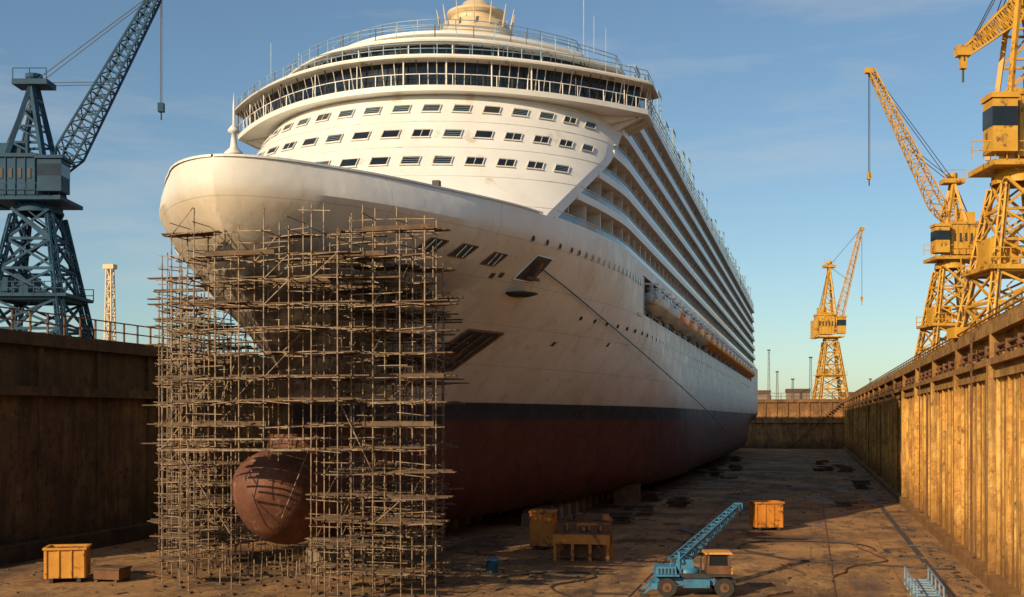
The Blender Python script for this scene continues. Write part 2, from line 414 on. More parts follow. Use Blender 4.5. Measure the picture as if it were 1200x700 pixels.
for i in range(len(zl)-1):
    for j in range(n-1): fs.append((i*n+j,i*n+j+1,(i+1)*n+j+1,(i+1)*n+j))
sb.add(vs,fs,M_white,True)
for s in (1,-1):
    vs=[]
    for z in zl:
        y2=ycorn(z)+1.3; x2=SW(y2); vs+=[(XC+s*x2,y2,z),(XC+s*(x2-1.9),y2,z)]
    sb.add(vs,[(2*i,2*i+1,2*i+3,2*i+2) for i in range(len(zl)-1)],M_white)
sb.obj('front_house',ship,40)
wn=MB()
def bfr(w,z):
    e=.02; p=Vector((XC+w,fy(abs(w),z),z)); w2=w+e
    tx=(Vector((XC+w2,fy(abs(w2),z),z))-p).normalized(); tz=(Vector((XC+w,fy(abs(w),z+.1),z+.1))-p).normalized(); nn=tx.cross(tz).normalized()
    if nn.y>0: nn=-nn
    return p,tx,tz,nn
for ri,z in enumerate((19.75,21.75,23.7,25.6)):
    ws=[];last=bfr(0,z)[0]; acc=0; x=0; wm=wc(z)-.4
    while x<wm:
        x+=.02; p=bfr(x,z)[0]; acc+=(p-last).length; last=p
        if acc>=1.78*(len(ws)+.5) : ws.append(x)
    for w0 in ws:
        for s in (1,-1):
            p,tx,tz,nn=bfr(s*w0,z); hw,hh=.50,.42
            if random.random()<.03: continue
            if ri==0 and s*w0>2: continue
            c=[p+tx*i*hw+tz*j*hh+nn*.03 for i,j in ((-1,-1),(1,-1),(1,1),(-1,1))]
            wn.add(c,[(0,1,2,3)],M_glass)
            for k in range(4): wn.beam(c[k]+nn*.02,c[(k+1)%4]+nn*.02,.055,M_whitedirty)
            wn.beam(c[0]-tx*.08+nn*.05,c[1]+tx*.08+nn*.05,.06,M_white)
            rr=random.random()
            if rr<.4:
                for k in (-.32,-.11,.11,.32): wn.beam(p+tx*-hw+tz*k*.9+nn*.05,p+tx*hw+tz*k*.9+nn*.05,.022,M_rail)
            elif rr<.7: wn.beam(p-tz*hh+nn*.05,p+tz*hh+nn*.05,.035,M_whitedirty)
wn.obj('front_windows',ship)
sr=MB()
for z in (18.9,20.75,22.75,24.65,26.4):
    pv=None; wm=wc(z)
    for i in range(81):
        w_=wm*math.sin((-1+2*i/80)*math.pi/2); p,tx,tz,nn=bfr(w_,z); q=p+nn*.01
        if pv: sr.beam(pv,q,.03,M_whitedirty)
        pv=q
sr.obj('front_seams',ship)
# ---- balcony decks
bd=MB(); PIT=1.92; K=6
def strip(mb,s,ya,yb,oo,oi,z0,z1,m):
    ys=[ya]
    while ys[-1]<84 and ys[-1]+1.5<yb: ys.append(ys[-1]+1.5)
    ys.append(yb); vs=[];fs=[]
    for y in ys:
        a=XC+s*(SW(y)+oo); b=XC+s*(SW(y)+oi); vs+=[(a,y,z0),(a,y,z1),(b,y,z1),(b,y,z0)]
    for i in range(len(ys)-1):
        for k in range(4): fs.append((4*i+k,4*i+(k+1)%4,4*i+4+(k+1)%4,4*i+4+k))
    e=4*(len(ys)-1); fs+=[(0,3,2,1),(e,e+1,e+2,e+3)]
    mb.add(vs,fs,m)
for k in range(K):
    zf=18.3+PIT*k; ye=266-1.6*k
    ys=ycorn(min(zf+.3,26.6))+.9
    if k==5: ys=80
    for s in (1,-1):
        strip(bd,s,ys-.2,ye,.06,-1.5,zf-.22,zf+.22,M_white)
        strip(bd,s,ys+.3,ye,-1.5,-1.7,zf+.22,zf+PIT-.22,M_bglass if k<2 else M_glass)
        strip(bd,s,ys+.2,ye,-.02,-.06,zf+.22,zf+.60,M_bglass)
        strip(bd,s,ys+.2,ye,.02,-.08,zf+.60,zf+.65,M_whitedirty)
        y=ys+1.6+random.random()
        while y<ye-1:
            wd=.2 if k==0 else .08; xo=XC+s*(SW(y)-.25); xi=XC+s*(SW(y)-(1.5 if k==0 else 1.0))
            bd.box((min(xo,xi),y,zf+.22),(max(xo,xi),y+wd,zf+PIT-.22),M_whitedirty)
            xi=XC+s*(SW(y)-1.5); bd.box((min(xi,xi+s*.06),y+.2,zf+.22),(max(xi,xi+s*.06),y+.7,zf+PIT-.22),M_whitedirty)
            if random.random()<.3: bd.cbox((XC+s*(SW(y)-.7),y+1.6,zf+.5),(.5,.6,.4),random.choice([M_wood,M_white,M_rail,M_dark]))
            y+=2.8
    y0c=ycorn(min(zf+PIT,26.6))
    bd.box((XC-9,y0c-.5,zf-.2),(XC+9,y0c+4,zf+PIT-.2),M_white)
    bd.box((XC-W+1.75,max(y0c+3,81),zf-.2),(XC+W-1.75,ye-.8,zf+PIT-.2),M_white)
ztop=18.3+PIT*K
for s in (1,-1): strip(bd,s,80,257,.15,-12.,ztop-.25,ztop+.30,M_white)
bd.obj('balcony_decks',ship)
rf=MB(); zr=ztop+.3
for s in (1,-1):
    x=XC+s*(W+.05); y=80.5
    while y<256:
        hgt=1.15; rf.beam((x,y,zr-.5),(x,y,zr+hgt),.05,M_rail)
        if random.random()<.75: rf.beam((x,y,zr),(x,y+1.5,zr+hgt),.04,M_rail)
        if random.random()<.12:
            h2=random.uniform(1.5,2.6); rf.beam((x-s*.3,y,zr),(x-s*.3,y,zr+h2),.07,M_rail); rf.cbox((x-s*.5,y,zr+h2),(.5,.5,.2),M_rail)
        y+=1.5
    for h in (.4,.75,1.15): rf.beam((x,80.5,zr+h),(x,256,zr+h),.05,M_rail)
    y0_=82.
    while y0_<250:
        hh=random.uniform(1.4,3.4)
        for a in (0,2.2):
            rf.beam((x-s*.1,y0_+a,zr),(x-s*.1,y0_+a,zr+hh),.09,M_rail); rf.beam((x-s*1.6,y0_+a,zr),(x-s*1.6,y0_+a,zr+hh),.08,M_rail)
        rf.beam((x-s*.1,y0_,zr+hh),(x-s*.1,y0_+2.2,zr+hh),.1,M_rail); rf.beam((x-s*1.6,y0_,zr+hh),(x-s*.1,y0_,zr+hh),.08,M_rail)
        rf.beam((x-s*.1,y0_,zr),(x-s*.1,y0_+2.2,zr+hh),.07,M_rail); rf.beam((x-s*1.6,y0_,zr+hh*.5),(x-s*.1,y0_,zr+hh*.5),.06,M_rail)
        y0_+=random.uniform(3.2,7)
    for y0_ in (105,140,176,210): rf.box((XC+s*8-2,y0_,zr),(XC+s*8+2,y0_+14,zr+1.6),M_white)
rf.rev((XC,205,zr),[(4.5,0),(4.2,4),(3.4,8),(2.5,9)],M_white,20)
rf.obj('roof_railings',ship)
# ---- bridge
br=MB()
def arc(wm,y0,sag,p=2.1,n=48): return [(XC+wm*(-1+2*i/n),y0+sag*abs(-1+2*i/n)**p) for i in range(n+1)]
def outl(wm,y0,sag,dep,wb,yb,p=2.1):
    f=arc(wm,y0,sag,p); ytip=y0+sag+dep
    return f+[(XC+wm,ytip),(XC+wb,ytip+ (wm-wb)*.6),(XC+wb,yb),(XC-wb,yb),(XC-wb,ytip+(wm-wb)*.6),(XC-wm,ytip)]
def inset(pts,d):
    n=len(pts);out=[]
    for i in range(n):
        p0=Vector(pts[i-1]);p1=Vector(pts[i]);p2=Vector(pts[(i+1)%n])
        e1=(p1-p0).normalized();e2=(p2-p1).normalized(); nn=(Vector((-e1.y,e1.x))+Vector((-e2.y,e2.x))).normalized()
        out.append(tuple(p1+nn*d))
    return out
O1=outl(14.2,66.5,9.0,3.0,12.2,86,2.0)
br.prism(O1,26.72,27.05,M_white)
G1=inset(O1,.6); br.prism(G1,27.05,28.55,M_glass)
br.prism(inset(O1,-.35),28.55,28.66,M_whitedirty); br.prism(inset(O1,-.1),28.66,28.84,M_white)
O2=outl(11.9,68.4,9.0,2.5,11.8,88,2.2)
G2=inset(O2,.45); br.prism(G2,28.84,30.1,M_glass)
br.prism(inset(O2,-.35),30.1,30.22,M_whitedirty); br.prism(inset(O2,-.05),30.22,30.42,M_white)
O3=outl(9.2,71.3,6.5,2.,9.,87,2.1); br.prism(O3,30.42,31.5,M_white); br.prism(inset(O3,-.3),31.5,31.68,M_white)
def posts(pts,z0,z1,step,w,m,lean=0.):
    acc=0;tgt=0
    for a,b in zip(pts,pts[1:]):
        a=Vector(a);b=Vector(b);L=(b-a).length; d=(b-a).normalized(); nrm=Vector((d.y,-d.x))
        while tgt<=acc+L:
            p=a.lerp(b,(tgt-acc)/L); q=p+nrm*lean
            br.beam((p.x,p.y,z0),(q.x,q.y,z1),w*random.uniform(.7,1.2),m if random.random()<.7 else M_dark); tgt+=step*random.uniform(.8,1.2)
        acc+=L
posts(inset(O1,.50)[:52],27.05,28.55,.62,.045,M_whitedirty,.45)
posts(inset(O1,.02)[:52],27.05,27.7,.9,.04,M_white)
posts(inset(O1,.02)[:52],27.05,28.55,3.1,.07,M_whitedirty)
posts(inset(O2,.38)[:52],28.84,30.1,.7,.05,M_rail,.35)
posts(inset(O2,-.05)[:52],28.84,30.1,2.9,.06,M_whitedirty)
for O,z,m in ((O1,27.7,M_white),(O2,30.95,M_rail),(O2,31.2,M_rail),(O1,29.2,M_rail),(O1,29.5,M_rail)):
    P=inset(O,.05)
    rg=range(50) if z<30 else range(len(P)-4)
    for i in rg: br.beam((*P[i],z),(*P[i+1],z),.04,m)
posts(inset(O2,.05)[:52],30.4,31.2,1.3,.045,M_rail); posts(inset(O1,.05)[:52],28.8,29.5,1.1,.04,M_rail)
P=inset(O3,.1)
for z in (32.1,32.5):
    for i in range(50): br.beam((*P[i],z),(*P[i+1],z),.045,M_rail)
posts(P[:51],31.68,32.5,1.2,.045,M_rail)
for s in (1,-1):
    x0=XC+s*10.2; x1=XC+s*13.9
    for y in (76.,77.2,78.3):
        vs=[(x0,y-.12,25.0),(x1,y-.12,26.7),(x0,y-.12,26.7),(x0,y+.12,25.0),(x1,y+.12,26.7),(x0,y+.12,26.7)]
        br.add(vs,[(0,1,2),(3,5,4),(0,3,4,1),(1,4,5,2),(0,2,5,3)],M_whitedirty)
    br.add([(x0,74.6,25.9),(x1,76.0,26.71),(x1,78.2,26.71),(x0,80,25.9),(x0,74.6,26.71),(x0,80,26.71)],[(0,1,2,3),(0,4,1),(3,2,5)],M_whitedirty)
    for yy_,h in ((74,2.3),(78.5,3.0),(83,2.2)): br.beam((XC+s*11,yy_,30.4),(XC+s*11,yy_,30.4+h),.05,M_rail)
br.obj('navigation_bridge',ship)
ra=MB(); cx,cy=XC+1.6,80
ra.rev((cx,cy,31.5),[(2.7,0),(2.6,2.6),(2.3,2.8),(2.3,3.2),(1.8,3.3),(1.7,3.8),(2.0,3.9),(2.0,4.1),(1.2,4.2),(.9,4.8),(0,5.0)],M_cream,24)
for i in range(14):
    a=2*math.pi*i/14; ra.beam((cx+2.45*math.cos(a),cy+2.45*math.sin(a),34.2),(cx+2.75*math.cos(a),cy+2.75*math.sin(a),35.7),.16,M_cream,6,.05)
ra.beam((cx,cy,35),(cx,cy,39),.12,M_cream); ra.beam((cx+8,cy-2,30.6),(cx+8,cy-2,37.0),.07,M_rail)
ra.beam((cx-1.5,cy,37.2),(cx+1.5,cy,37.2),.1,M_cream)
ra.obj('radar_mast',ship)
# ---------------------------------------------------------------- keel blocks
kb=MB()
y=57.
while y<255:
    for dx in (0,-5.5,5.5):
        if dx and y<80: continue
        kb.cbox((XC+dx,y,.45),(1.6,1.0,.9),M_conc,0,.92); kb.cbox((XC+dx,y,1.04),(1.3,.9,.29),M_block)
    y+=3.
kb.obj('keel_blocks')
# ---------------------------------------------------------------- ground, floor, walls
XL=-40.6;XR=8.17;YN=50.;YF=300.;ZT=12.15
fl=MB(); fl.add([(-62,-60,0),(XR+1,-60,0),(XR+1,YF+1,0),(-62,YF+1,0)],[(0,1,2,3)],M_floor); fl.obj('dock_floor')
gd=MB(); G=6000
def q(x0,y0,x1,y1): gd.add([(x0,y0,ZT-.1),(x1,y0,ZT-.1),(x1,y1,ZT-.1),(x0,y1,ZT-.1)],[(0,1,2,3)],M_conc)
q(-G,YN+.6,XL-.5,YF+.5); q(-G,YF+.5,G,G); q(XR+.5,-G,G,YF+.5); q(-G,-G,-60.5,YN+.6); q(-60.5,-G,XR+.5,-60.5)
gd.obj('ground')
wr=MB()
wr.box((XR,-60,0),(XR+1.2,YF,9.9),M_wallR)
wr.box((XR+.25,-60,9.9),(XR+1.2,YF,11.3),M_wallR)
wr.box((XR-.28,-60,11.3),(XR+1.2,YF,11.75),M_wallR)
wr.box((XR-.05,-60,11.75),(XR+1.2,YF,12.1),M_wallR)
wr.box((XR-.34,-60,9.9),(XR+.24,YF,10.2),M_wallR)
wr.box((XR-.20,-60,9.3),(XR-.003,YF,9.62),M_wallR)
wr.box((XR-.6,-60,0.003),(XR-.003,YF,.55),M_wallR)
y=10.; j=0
while y<YF-2:
    j+=1
    if j%3==0: wr.box((XR-.15,y,.55),(XR-.003,y+.14,9.297),M_wallR)
    else: wr.box((XR-.05,y,.55),(XR-.003,y+.07,9.297),M_wallR)
    wr.box((XR+.1,y,10.203),(XR+.247,y+.18,11.297),M_wallR)
    y+=random.uniform(1.0,1.15)
y=18.
while y<YF-4:
    wr.box((XR-.40,y,.553),(XR-.004,y+.55,9.893),M_wallR); wr.box((XR-.30,y+.1,10.2),(XR+.2,y+.4,11.296),M_wallR); y+=13.2
wr.obj('dock_wall')
wp=MB()
wp.beam((XR+.02,-40,10.75),(XR+.02,YF,10.75),.17,M_rust,8); wp.beam((XR-.08,-40,10.45),(XR-.08,YF,10.45),.10,M_rust,8)
wp.beam((XR-.1,-40,12.2),(XR-.1,YF,12.2),.12,M_wallR,6)
y=14
while y<YF: wp.box((XR-.15,y,10.203),(XR+.12,y+.1,10.9),M_rust); y+=3.1
y=30
while y<YF-10:
    wp.beam((XR-.28,y,.6),(XR-.28,y,9.3),.12,M_rust,6)
    for s in (-.2,.2): wp.beam((XR-.45,y+4+s,.6),(XR-.45,y+4+s,12.),.05,M_rust)
    z=.8
    while z<12: wp.beam((XR-.45,y+3.8,z),(XR-.45,y+4.2,z),.04,M_rust); z+=.35
    y+=29
wp.obj('wall_pipes')
wl=MB()
wl.box((XL-1.2,YN,0),(XL,YF,8.7),M_wallL); wl.box((XL-1.2,YN,8.7),(XL+.45,YF,9.2),M_wallL)  # left wall stops short out of view, letting sun onto the near-left floor
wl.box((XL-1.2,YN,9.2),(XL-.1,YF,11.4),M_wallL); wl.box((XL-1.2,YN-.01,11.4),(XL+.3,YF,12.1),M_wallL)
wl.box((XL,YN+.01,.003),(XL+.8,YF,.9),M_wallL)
wl.box((-60,YN,0),(XL-1.2,YN+1,12.1),M_wallL); wl.box((-61,-60,0),(-60,YN+1,12.1),M_wallL)  # unseen recess walls, invented to keep the low sun path to the floor open
y=YN+1
while y<YF-2:
    wl.box((XL+.003,y,.9),(XL+.12,y+.3,8.697),M_wallL); wl.box((XL-.097,y,9.203),(XL+.1,y+.4,11.397),M_wallL); y+=5.5
wl.box((-60,-60.8,0),(XR+1,-60,9),M_wallL)
wl.obj('dock_wall')
we=MB()
we.box((XL,YF,0),(XR,YF+1.2,12.1),M_wallE); we.box((XL,YF-.4,11.3),(XR,YF-.003,12.0),M_wallE); we.box((XL,YF-.5,6.3),(XR,YF-.003,6.8),M_wallE)
x=XL+1
while x<XR: we.box((x,YF-.3,0),(x+.4,YF-.004,6.297),M_wallE); we.box((x,YF-.3,6.803),(x+.4,YF-.004,11.297),M_wallE); x+=2.6
for k in range(24): we.box((-6+k*.55,YF-1.2,k*.48),(-5.4+k*.55,YF-.51,k*.48+.2),M_wallE)
we.obj('dock_wall')
def railing(name,p,q,h,step,m,w=.06):
    mb=MB(); p=Vector(p);q=Vector(q);L=(q-p).length;n=int(L/step)
    for i in range(n+1):
        c=p.lerp(q,i/n); mb.beam(c,c+Vector((0,0,h)),w*1.3,m)
    for k in (.5,1.): mb.beam(p+Vector((0,0,h*k)),q+Vector((0,0,h*k)),w,m)
    mb.obj(name)
railing('dock_railing',(XL-.1,YN,12.1),(XL-.1,YF,12.1),1.15,1.5,M_rust,.07)
railing('dock_railing',(XR+1.0,20,12.1),(XR+1.0,YF,12.1),1.0,2.2,M_rust)
railing('dock_railing',(XL,YF+.5,12.1),(XR,YF+.5,12.1),1.5,3,M_rust,.12)
# ---------------------------------------------------------------- scaffold
sc=MB(); pl=MB()
BX=1.06; BY=1.4
xs=[XC-11.2+BX*i+random.uniform(-.1,.1) for i in range(21)]
ysg=[44.8+BY*j for j in range(11)]
def clearh(x,y):
    w=abs(x-XC)
    for k in range(180):
        z=.1+k*.1
        if z>18.3: break
        bz=hb(z,y) if z>ZK else 0
        if 1.2<z<6.4 and 48.8<y<61 and w<2.85: return z-.2
        if y>Y0(max(z,1.2))-.5 and w<bz+.40 and z>ZK: return z-.3
    return 18.6
tops={}; bots={}
for i,x in enumerate(xs):
    for j,y in enumerate(ysg):
        dxr=x-XC; zb=0.
        if dxr<-(3.0+(y-46)*.58) or dxr>9.9-(y-46)*.30: continue
        if y<46 and dxr>6.0: continue
        if y<48.6 and -1.9<dxr<3.7:
            if random.random()<.90: zb=6.3+random.choice([0,0,-.6,.5])
        if y<47.2 and dxr<-1.9: continue
        lim=15.4+random.uniform(-1.2,.7)
        if dxr>3.7: lim=17.2+random.uniform(-1.5,.6)-(dxr-3.7)*.34
        elif dxr>-2: lim=15.8+random.uniform(-1.,.9)
        if dxr<-6: lim=14.9+random.uniform(-2.,.8)
        t=min(lim,clearh(x,y))
        if zb and t<8.5: continue
        tops[i,j]=t; bots[i,j]=zb
for (i,j),t in tops.items():
    zb=bots[i,j]
    if t-zb<1: continue
    jx,jy=random.uniform(-.06,.06),random.uniform(-.06,.06)
    sc.beam((xs[i],ysg[j],zb),(xs[i]+jx,ysg[j]+jy,t),.042,M_pole)
    if zb==0: sc.cbox((xs[i],ysg[j],.04),(.3,.3,.08),M_block)
for j in range(3):
    if ysg[j]<48.8:
        for z in (6.15,6.6): sc.beam((XC-2.2,ysg[j]-.1,z),(XC+4.4,ysg[j]-.1,z+.05),.07,M_pole)
LIFT=1.02
def up(i,j,z): return (i,j) in tops and bots[i,j]-.1<=z<tops[i,j]
for (i,j),t in tops.items():
    for k in range(1,18):
        z=.15+LIFT*k*.98
        if z>t: break
        if z<bots[i,j]: continue
        for di,dj in ((1,0),(0,1)):
            if up(i+di,j+dj,z) and random.random()<.88:
                a=Vector((xs[i],ysg[j],z+random.uniform(-.07,.07))); b=Vector((xs[i+di],ysg[j+dj],z+random.uniform(-.07,.07)))
                mid=(a+b)/2
                if abs(mid.x-XC)<hb(max(z,1.21),mid.y)+.1: continue
                e=(b-a).normalized()*random.uniform(.05,.4)
                sc.beam(a-e,b+e,.036,M_pole)
                if random.random()<.25: sc.beam(a-e+Vector((0,0,.5)),b+e+Vector((0,0,.5)),.03,M_pole)
                if random.random()<.10 and up(i+di,j+dj,z+LIFT): sc.beam(a,b+Vector((0,0,LIFT)),.034,M_pole)
                pr_=.30 if z<8 else .58
                if di and random.random()<pr_ and up(i,j+1,z):
                    for q_ in range(random.randint(2,4)):
                        o=.2+.33*q_+random.uniform(-.05,.05)
                        pl.cbox(((a.x+b.x)/2+random.uniform(-.4,.4),a.y+o,a.z+.07+.02*q_),(random.uniform(1.6,2.8),.31,.055),M_wood)
for k in range(90):
    key=random.choice(list(tops.keys())); i,j=key
    z=.15+LIFT*.98*random.randint(6,15)
    if not up(i,j,z) or not up(i+1,j,z) or not up(i+2,j,z): continue
    pl.cbox((xs[i]+1.1,ysg[j]-.06,z+.12),(3.1,.04,.2),M_wood,random.uniform(-.02,.02))
for k in range(24):
    key=random.choice(list(tops.keys())); i,j=key
    if j>3 or bots[key]>0: continue
    a=Vector((xs[i],ysg[j]-.12,random.uniform(.5,9))); b=a+Vector((random.choice([-1,1])*random.uniform(1.6,2.4),0,random.uniform(3,5)))
    if b.z>14 or b.x>XC+8.8 or b.x<XC-3: continue
    sc.beam(a,b,.04,M_pole)
scaf=empty('scaffolding'); sc.obj('tubes',scaf); pl.obj('planks',scaf)
# ---------------------------------------------------------------- cranes
def crane(name,loc,sc_,m,side,base,zh,house,ah,jib,hookz,rz=YAW,cabm=None):
    e=empty(name,loc,rz,sc_); mb=MB(); t=base*.09
    tw=base*.42
    for ix in (-1,1):
        for iy in (-1,1):
            mb.lattice((ix*base,iy*base,0),(ix*tw,iy*tw,zh*.96),base*.16,m,9,t*.5,base*.12,t*.3)
            mb.cbox((ix*base,iy*base,.3),(base*.4,base*.5,.6),m)
    n=5
    for k in range(n):
        z0=zh*k/n; z1=zh*(k+1)/n
        h0=base+(tw-base)*k/n; h1=base+(tw-base)*(k+1)/n
        for a,b in (((-1,-1),(1,-1)),((1,-1),(1,1)),((1,1),(-1,1)),((-1,1),(-1,-1))):
            mb.beam((a[0]*h0,a[1]*h0,z0),(b[0]*h1,b[1]*h1,z1),t*.6,m); mb.beam((b[0]*h0,b[1]*h0,z0),(a[0]*h1,a[1]*h1,z1),t*.6,m)
            mb.beam((a[0]*h1,a[1]*h1,z1),(b[0]*h1,b[1]*h1,z1),t*.7,m)
    hp=base*.85; zp=zh*.42
    mb.cbox((0,0,zp),(hp*2.3,hp*2.1,.25),m); mb.cbox((-hp*.5,0,zp+.9),(hp*.8,hp*.9,1.6),m)
    for k in range(9):
        x=-hp*1.15+hp*2.3*k/8
        for yy in (-1,1): mb.beam((x,yy*hp*1.05,zp),(x,yy*hp*1.05,zp+1.),.06,m)
    for yy in (-1,1):
        for h in (.5,1): mb.beam((-hp*1.15,yy*hp*1.05,zp+h),(hp*1.15,yy*hp*1.05,zp+h),.06,m)
    for k in range(5):
        za=zh*k/5;zb=zh*(k+1)/5; d=1 if k%2 else -1
        mb.beam((-d*tw,-tw*1.2,za),(d*tw,-tw*1.2,zb),t*.8,m); mb.beam((-d*tw,-tw*1.2,za+.9),(d*tw,-tw*1.2,zb+.9),t*.3,m)
    mb.rev((0,0,zh-.2),[(tw*1.3,0),(tw*1.3,.5),(tw*1.1,.5),(tw*1.1,.9)],m,20)
    mb.obj('portal_tower',e)
    hs=MB(); w,h=house; z=zh+.6
    hs.cbox((-side*w*.12,0,z+.1),(w*1.05,w*.75,.3),m)
    hs.cbox((-side*w*.22,0,z+h*.55),(w*.6,w*.55,h*.85),m); hs.cbox((-side*w*.22,0,z+h*1.0),(w*.64,w*.6,h*.08),m)
    hs.cbox((-side*w*.55,0,z+h*.35),(w*.18,w*.55,h*.8),cabm or m)
    cx_=side*w*.30; hs.cbox((cx_,-w*.3,z+h*.5),(w*.28,w*.28,h*.7),m); hs.cbox((cx_,-w*.3,z+h*.62),(w*.285,w*.285,h*.26),M_glass); hs.cbox((cx_,-w*.3,z+h*.9),(w*.32,w*.32,h*.07),m)
    for k in range(5): hs.cbox((-side*w*.22+(k-2)*w*.11,-w*.28,z+h*.6),(w*.04,.06,h*.22),M_dark)
    for k in range(6): hs.cbox((-side*w*.22+(k-2.5)*w*.115,-w*.285,z+h*.55),(w*.012,.05,h*.85),m)
    hs.cbox((-side*w*.3,0,z+h*1.18),(w*.3,w*.3,h*.3),m); hs.beam((-side*w*.05,-w*.2,z+h),(-side*w*.05,-w*.2,z+h*1.5),w*.05,m,8)
    for k in range(9):
        x=-w*.65+w*1.05*k/8; hs.beam((x,-w*.38,z+.2),(x,-w*.38,z+1.2),.05,m)
    for h_ in (.7,1.2): hs.beam((-w*.65,-w*.38,z+h_),(w*.4,-w*.38,z+h_),.05,m)
    for yy in (-1,1):
        for xx in (-.42,.22):
            hs.beam((side*w*xx,yy*w*.25,z+h*.2),(-side*w*.05,yy*w*.08,ah),t*1.2,m)
        for k in (.3,.45,.6,.75,.88):
            zz_=z+h*.2+(ah-z-h*.2)*k
            xa=side*w*(-.42+(.37)*k); xb=side*w*(.22-.27*k); y_=yy*w*(.25-.17*k)
            hs.beam((xa,y_,zz_),(xb,y_,zz_),t*.6,m)
            hs.beam((xa,y_,zz_),(side*w*(.22-.27*(k-.15)),yy*w*(.25-.17*(k-.15)),zz_-(ah-z-h*.2)*.15),t*.5,m)
            if yy>0: hs.beam((xa,y_,zz_),(xa,-y_,zz_),t*.6,m)
    hs.cbox((-side*w*.05,0,ah),(w*.42,w*.3,h*.12),m); hs.rev((-side*w*.05,0,ah+h*.1),[(.0,0),(w*.1,0),(w*.1,h*.12),(0,h*.14)],m,12)
    for k in (-1,0,1): hs.beam((-side*w*.05+k*w*.2,-w*.14,ah),(-side*w*.05+k*w*.2,-w*.14,ah+h*.3),.06,m)
    hs.beam((-side*w*.05-w*.2,-w*.14,ah+h*.3),(-side*w*.05+w*.2,-w*.14,ah+h*.3),.06,m)
    x0,z0,x1,z1=jib
    pm=(x0+(x1-x0)*.12,z0+(z1-z0)*.12)
    hs.lattice((x0,0,z0),(pm[0],0,pm[1]),t*1.5,m,3,t*.55,w*.26); hs.lattice((pm[0],0,pm[1]),(x1,0,z1),w*.26,m,20,t*.5,w*.11,t*.28)
    for s in (-.4,.4):
        hs.beam((-side*w*.05,s,ah),(x1,s*.5,z1),.05,M_dark,4); hs.beam((-side*w*.05,s,ah),((x0+x1)/2,s,(z0+z1)/2),.05,M_dark,4); hs.beam((-side*w*.05,s,ah),(-side*w*.5,s,z+h*.7),.08,M_dark,4)
        hs.beam((x1+side*.2,s*.5,z1),(x1+side*.2,s*.5,hookz),.045,M_dark,4)
    hs.cbox((x1+side*.2,0,z1),(w*.16,w*.12,h*.14),m)
    hs.cbox((x1+side*.2,0,hookz),(w*.07,w*.07,h*.2),cabm or m); hs.beam((x1+side*.2,0,hookz-h*.1),(x1+side*.2,0,hookz-h*.28),.12,M_dark,6)
    hs.obj('slewing_jib',e); return e
def ax(d,u):
    c,s=math.cos(YAW),math.sin(YAW); r=u*d; return (r*c-d*s, r*s+d*c)
b=4.65
x,y=ax(95,-.3965); P_=.0679
crane('portal_crane',(x,y,ZT-.1),1,M_darkblue,1,3.4,(490-247)*P_-b,(6.6,3.5),(490-98)*P_-b,(23*P_,(490-205)*P_-b,141*P_,(490+12)*P_-b),(490-125)*P_-b,cabm=M_darkblue)
x,y=ax(110,.3665); P_=.0786
crane('portal_crane',(x,y,ZT-.1),1,M_yellow,-1,2.4,(490-312)*P_-b,(4.6,3.3),(490-212)*P_-b,(-.3,(490-262)*P_-b,-92*P_,(490-82)*P_-b),(490-205)*P_-b)
x,y=ax(319,.2665); P_=.228
crane('portal_crane',(x,y,ZT-.1),1,M_yellow,1,3.7,(490-398)*P_-b,(7.5,6),(490-312)*P_-b,(12*P_*.5,(490-388)*P_-b,36*P_,(490-268)*P_-b),(490-350)*P_-b)
x,y=ax(66,.4215); P_=.0471
crane('portal_crane',(x,y,ZT-.1),1,M_yellow,-1,2.3,(490-210)*P_-b,(4.8,4.0),(490+60)*P_-b,(.3,(490-5)*P_-b,-2.7,(490-62)*P_-b+.2),(490-70)*P_-b)
def mast(name,d,u,h,w,m,head=True):
    x,y=ax(d,u); e=MB(); e.lattice((0,0,0),(0,0,h),w,m,10,w*.14,w*.55)
    if head: e.cbox((0,0,h+w*.2),(w*1.3,w*.8,w*.5),m)
    o=e.obj(name); o.location=(x,y,ZT-.1); return o
mast('lattice_tower',150,-.3365,14.2,1.15,M_cream)
for d,u,h in ((330,.25,12),(340,.352,17),(350,.366,24),(300,.376,14),(400,.215,18),(420,.3,9),(380,.222,10),(360,.235,7)): mast('floodlight_mast',d,u,h,.8,M_dark)
sh=MB()
for i in range(14):
    x=-120+i*18+random.uniform(-4,4); w=random.uniform(8,16);h=random.uniform(2,4.5)
    sh.box((x,430,ZT-.1),(x+w,445,ZT+h),M_conc); sh.add([(x-.3,429.7,ZT+h),(x+w+.3,429.7,ZT+h),(x+w+.3,437,ZT+h+1.5),(x-.3,437,ZT+h+1.5)],[(0,1,2,3)],M_rust)
    for k in range(4): sh.box((x+1+k*w/4.5,429.9,ZT+.6),(x+1.9+k*w/4.5,430.01,ZT+1.8),M_glass)
sh.obj('warehouse_row')
